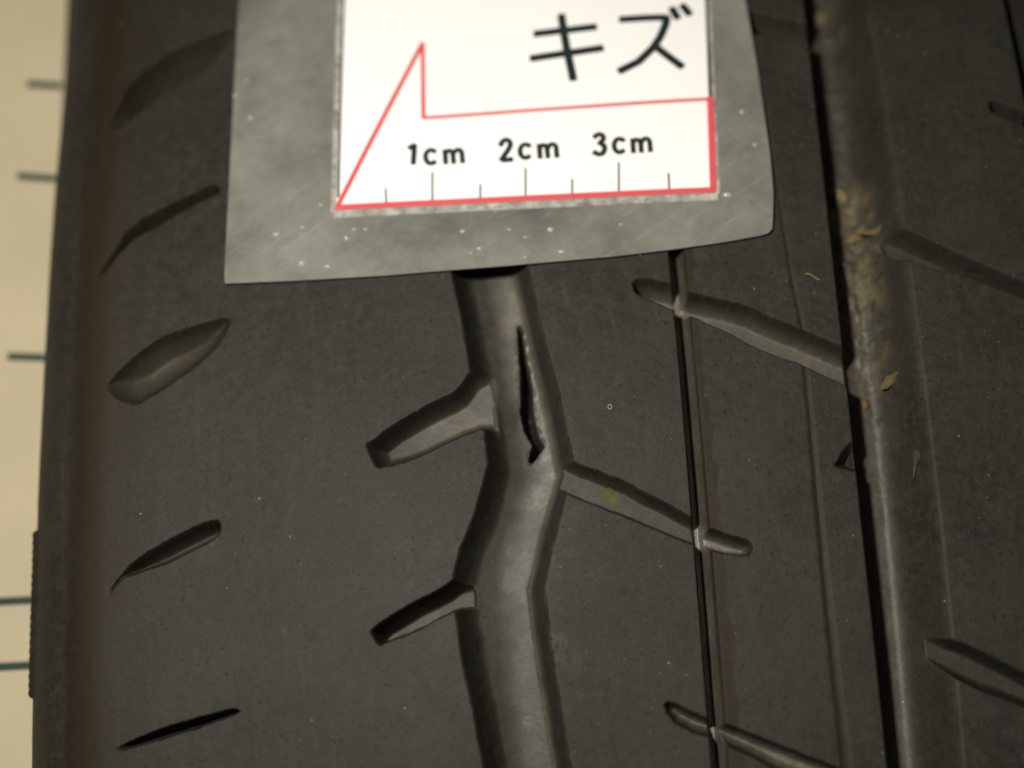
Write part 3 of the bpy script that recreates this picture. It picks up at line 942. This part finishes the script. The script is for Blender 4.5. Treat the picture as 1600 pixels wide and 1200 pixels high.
for nme, w, strokes in D_letters:
    ribbon({'KI': 'katakana_character', 'ZU': 'katakana_character'}.get(nme, 'digit' if nme in '123' else 'letter'), strokes, w * (1.55 if len(nme) == 2 else 1.38), 0.112, BLACK, card)
for s, v, r in D_bubbles:
    a = np.linspace(0, 2 * math.pi, 11)[:-1]
    VV, FF = [], []
    h0 = float(card_h(s, v))
    ex = random.uniform(1.0, 1.7)
    for k, (rr, hh) in enumerate([(1.0, -0.02), (0.75, 0.35), (0.4, 0.6)]):
        VV.extend(surf(s + r * rr * np.cos(a) * ex, v + r * rr * np.sin(a), np.full(10, h0 + hh * r)))
    VV.append(surf(s, v, h0 + 0.68 * r))
    for k in range(2):
        for i in range(10):
            FF.append((k * 10 + i, k * 10 + (i + 1) % 10, k * 10 + 10 + (i + 1) % 10, k * 10 + 10 + i))
    for i in range(10):
        FF.append((20 + i, 20 + (i + 1) % 10, 30))
    mesh_obj('film_bubble', VV, FF, BUBBLE, card, True)

# ------------------------------------------------------------------ scraps and dust on the tread
SCRAP = {
    'a': ((0.14, 0.105, 0.05), 'curled tan leaf scrap in the wide groove level with the card corner', 0.5),
    'b': ((0.11, 0.085, 0.042), 'thin brown curved leaf scrap lying under the curled tan one', 0.35),
    'c': ((0.10, 0.078, 0.034), 'slanting straw-coloured scrap against the right wall of the wide groove', 0.25),
    'd': ((0.13, 0.078, 0.036), 'small orange crumb at the shaded side of the wide groove', 0.3),
    'e': ((0.16, 0.125, 0.06), 'tan clump in the wide groove just above the curled leaf scrap', 0.5),
    'g': ((0.048, 0.041, 0.024), 'tan crust on the right wall of the wide groove, lowest scrap', 0.25),
    'h': ((0.11, 0.09, 0.045), 'yellowish crumb at the top end of the wide groove', 0.3),
}
for k, (c, lab, dome) in SCRAP.items():
    pts = smooth_poly(D_frag[k], 1)
    pts = pts.mean(0) + (pts - pts.mean(0)) * (0.8 if k in 'abeg' else 1.0) + rng.normal(0, 0.07, pts.shape)
    o = flake('leaf_scrap', pts, 0.12, 0.12, plain('scrap_' + k, c, 0.8, 0.35, 1500, 0.2, 0.4), None, dome, 0.06)
    tag(o, lab, 'leaf scrap', 'plant scraps caught in the wide groove')

VV, FF = [], []
oct_f = [(0, 2, 4), (2, 1, 4), (1, 3, 4), (3, 0, 4), (2, 0, 5), (1, 2, 5), (3, 1, 5), (0, 3, 5)]
n_g = 0
while n_g < 260:
    s, v = rng.uniform(-36, 60), rng.uniform(-40, 47)
    if s < 0 and rng.random() < 0.45:
        continue
    d = floor_at(s, v)
    if 0.3 < d < 6:
        continue
    r = rng.choice([0.035, 0.05, 0.065, 0.09], p=[0.5, 0.3, 0.15, 0.05])
    ang = rng.uniform(0, math.pi)
    e = rng.uniform(0.8, 2.0)
    ca, sa = math.cos(ang), math.sin(ang)
    loc = [(r * e * ca, r * e * sa, 0), (-r * e * ca, -r * e * sa, 0), (-r * sa, r * ca, 0), (r * sa, -r * ca, 0), (0, 0, r * .7), (0, 0, -r * .5)]
    b0 = len(VV)
    for x, y, h in loc:
        VV.append(surf(s + x, v + y, h - d + 0.02))
    FF.extend([tuple(b0 + i for i in f) for f in oct_f])
    n_g += 1
du = mesh_obj('dust', VV, FF, GRAIN)
tag(du, 'tiny pale dust grains scattered over the tyre tread', 'dust', kind='stuff')

# pale ring-shaped grain and a green fibre lying on the tread
(cs, cv), = D_marks['ring']
VV, FF = [], []
n, m = 14, 6
for i in range(n):
    t = 2 * math.pi * i / n
    for j in range(m):
        p = 2 * math.pi * j / m
        rr = 0.24 + 0.075 * math.cos(p)
        VV.append(surf(cs + rr * math.cos(t) * 0.8, cv + rr * math.sin(t), 0.06 + 0.075 * math.sin(p)))
for i in range(n):
    for j in range(m):
        FF.append((i * m + j, ((i + 1) % n) * m + j, ((i + 1) % n) * m + (j + 1) % m, i * m + (j + 1) % m))
tag(mesh_obj('grit_ring', VV, FF, plain('grit', (0.22, 0.21, 0.17), 0.6), None, True), 'tiny pale ring of grit on the rib right of the gash', 'grit')
f0, f1 = [np.array(p) for p in D_marks['fibre']]
VV, FF = [], []
for i in range(9):
    t = i / 8
    c = f0 + (f1 - f0) * t + np.array([0, 0.12 * math.sin(t * 5)])
    for j in range(5):
        p = 2 * math.pi * j / 5
        VV.append(surf(c[0], c[1] + 0.06 * math.cos(p), 0.08 + 0.06 * math.sin(p)))
for i in range(8):
    for j in range(5):
        FF.append((i * 5 + j, (i + 1) * 5 + j, (i + 1) * 5 + (j + 1) % 5, i * 5 + (j + 1) % 5))
tag(mesh_obj('fibre', VV, FF, plain('fibre', (0.20, 0.24, 0.10), 0.6), None, True), 'short pale green fibre on the rib below the card corner', 'fibre')
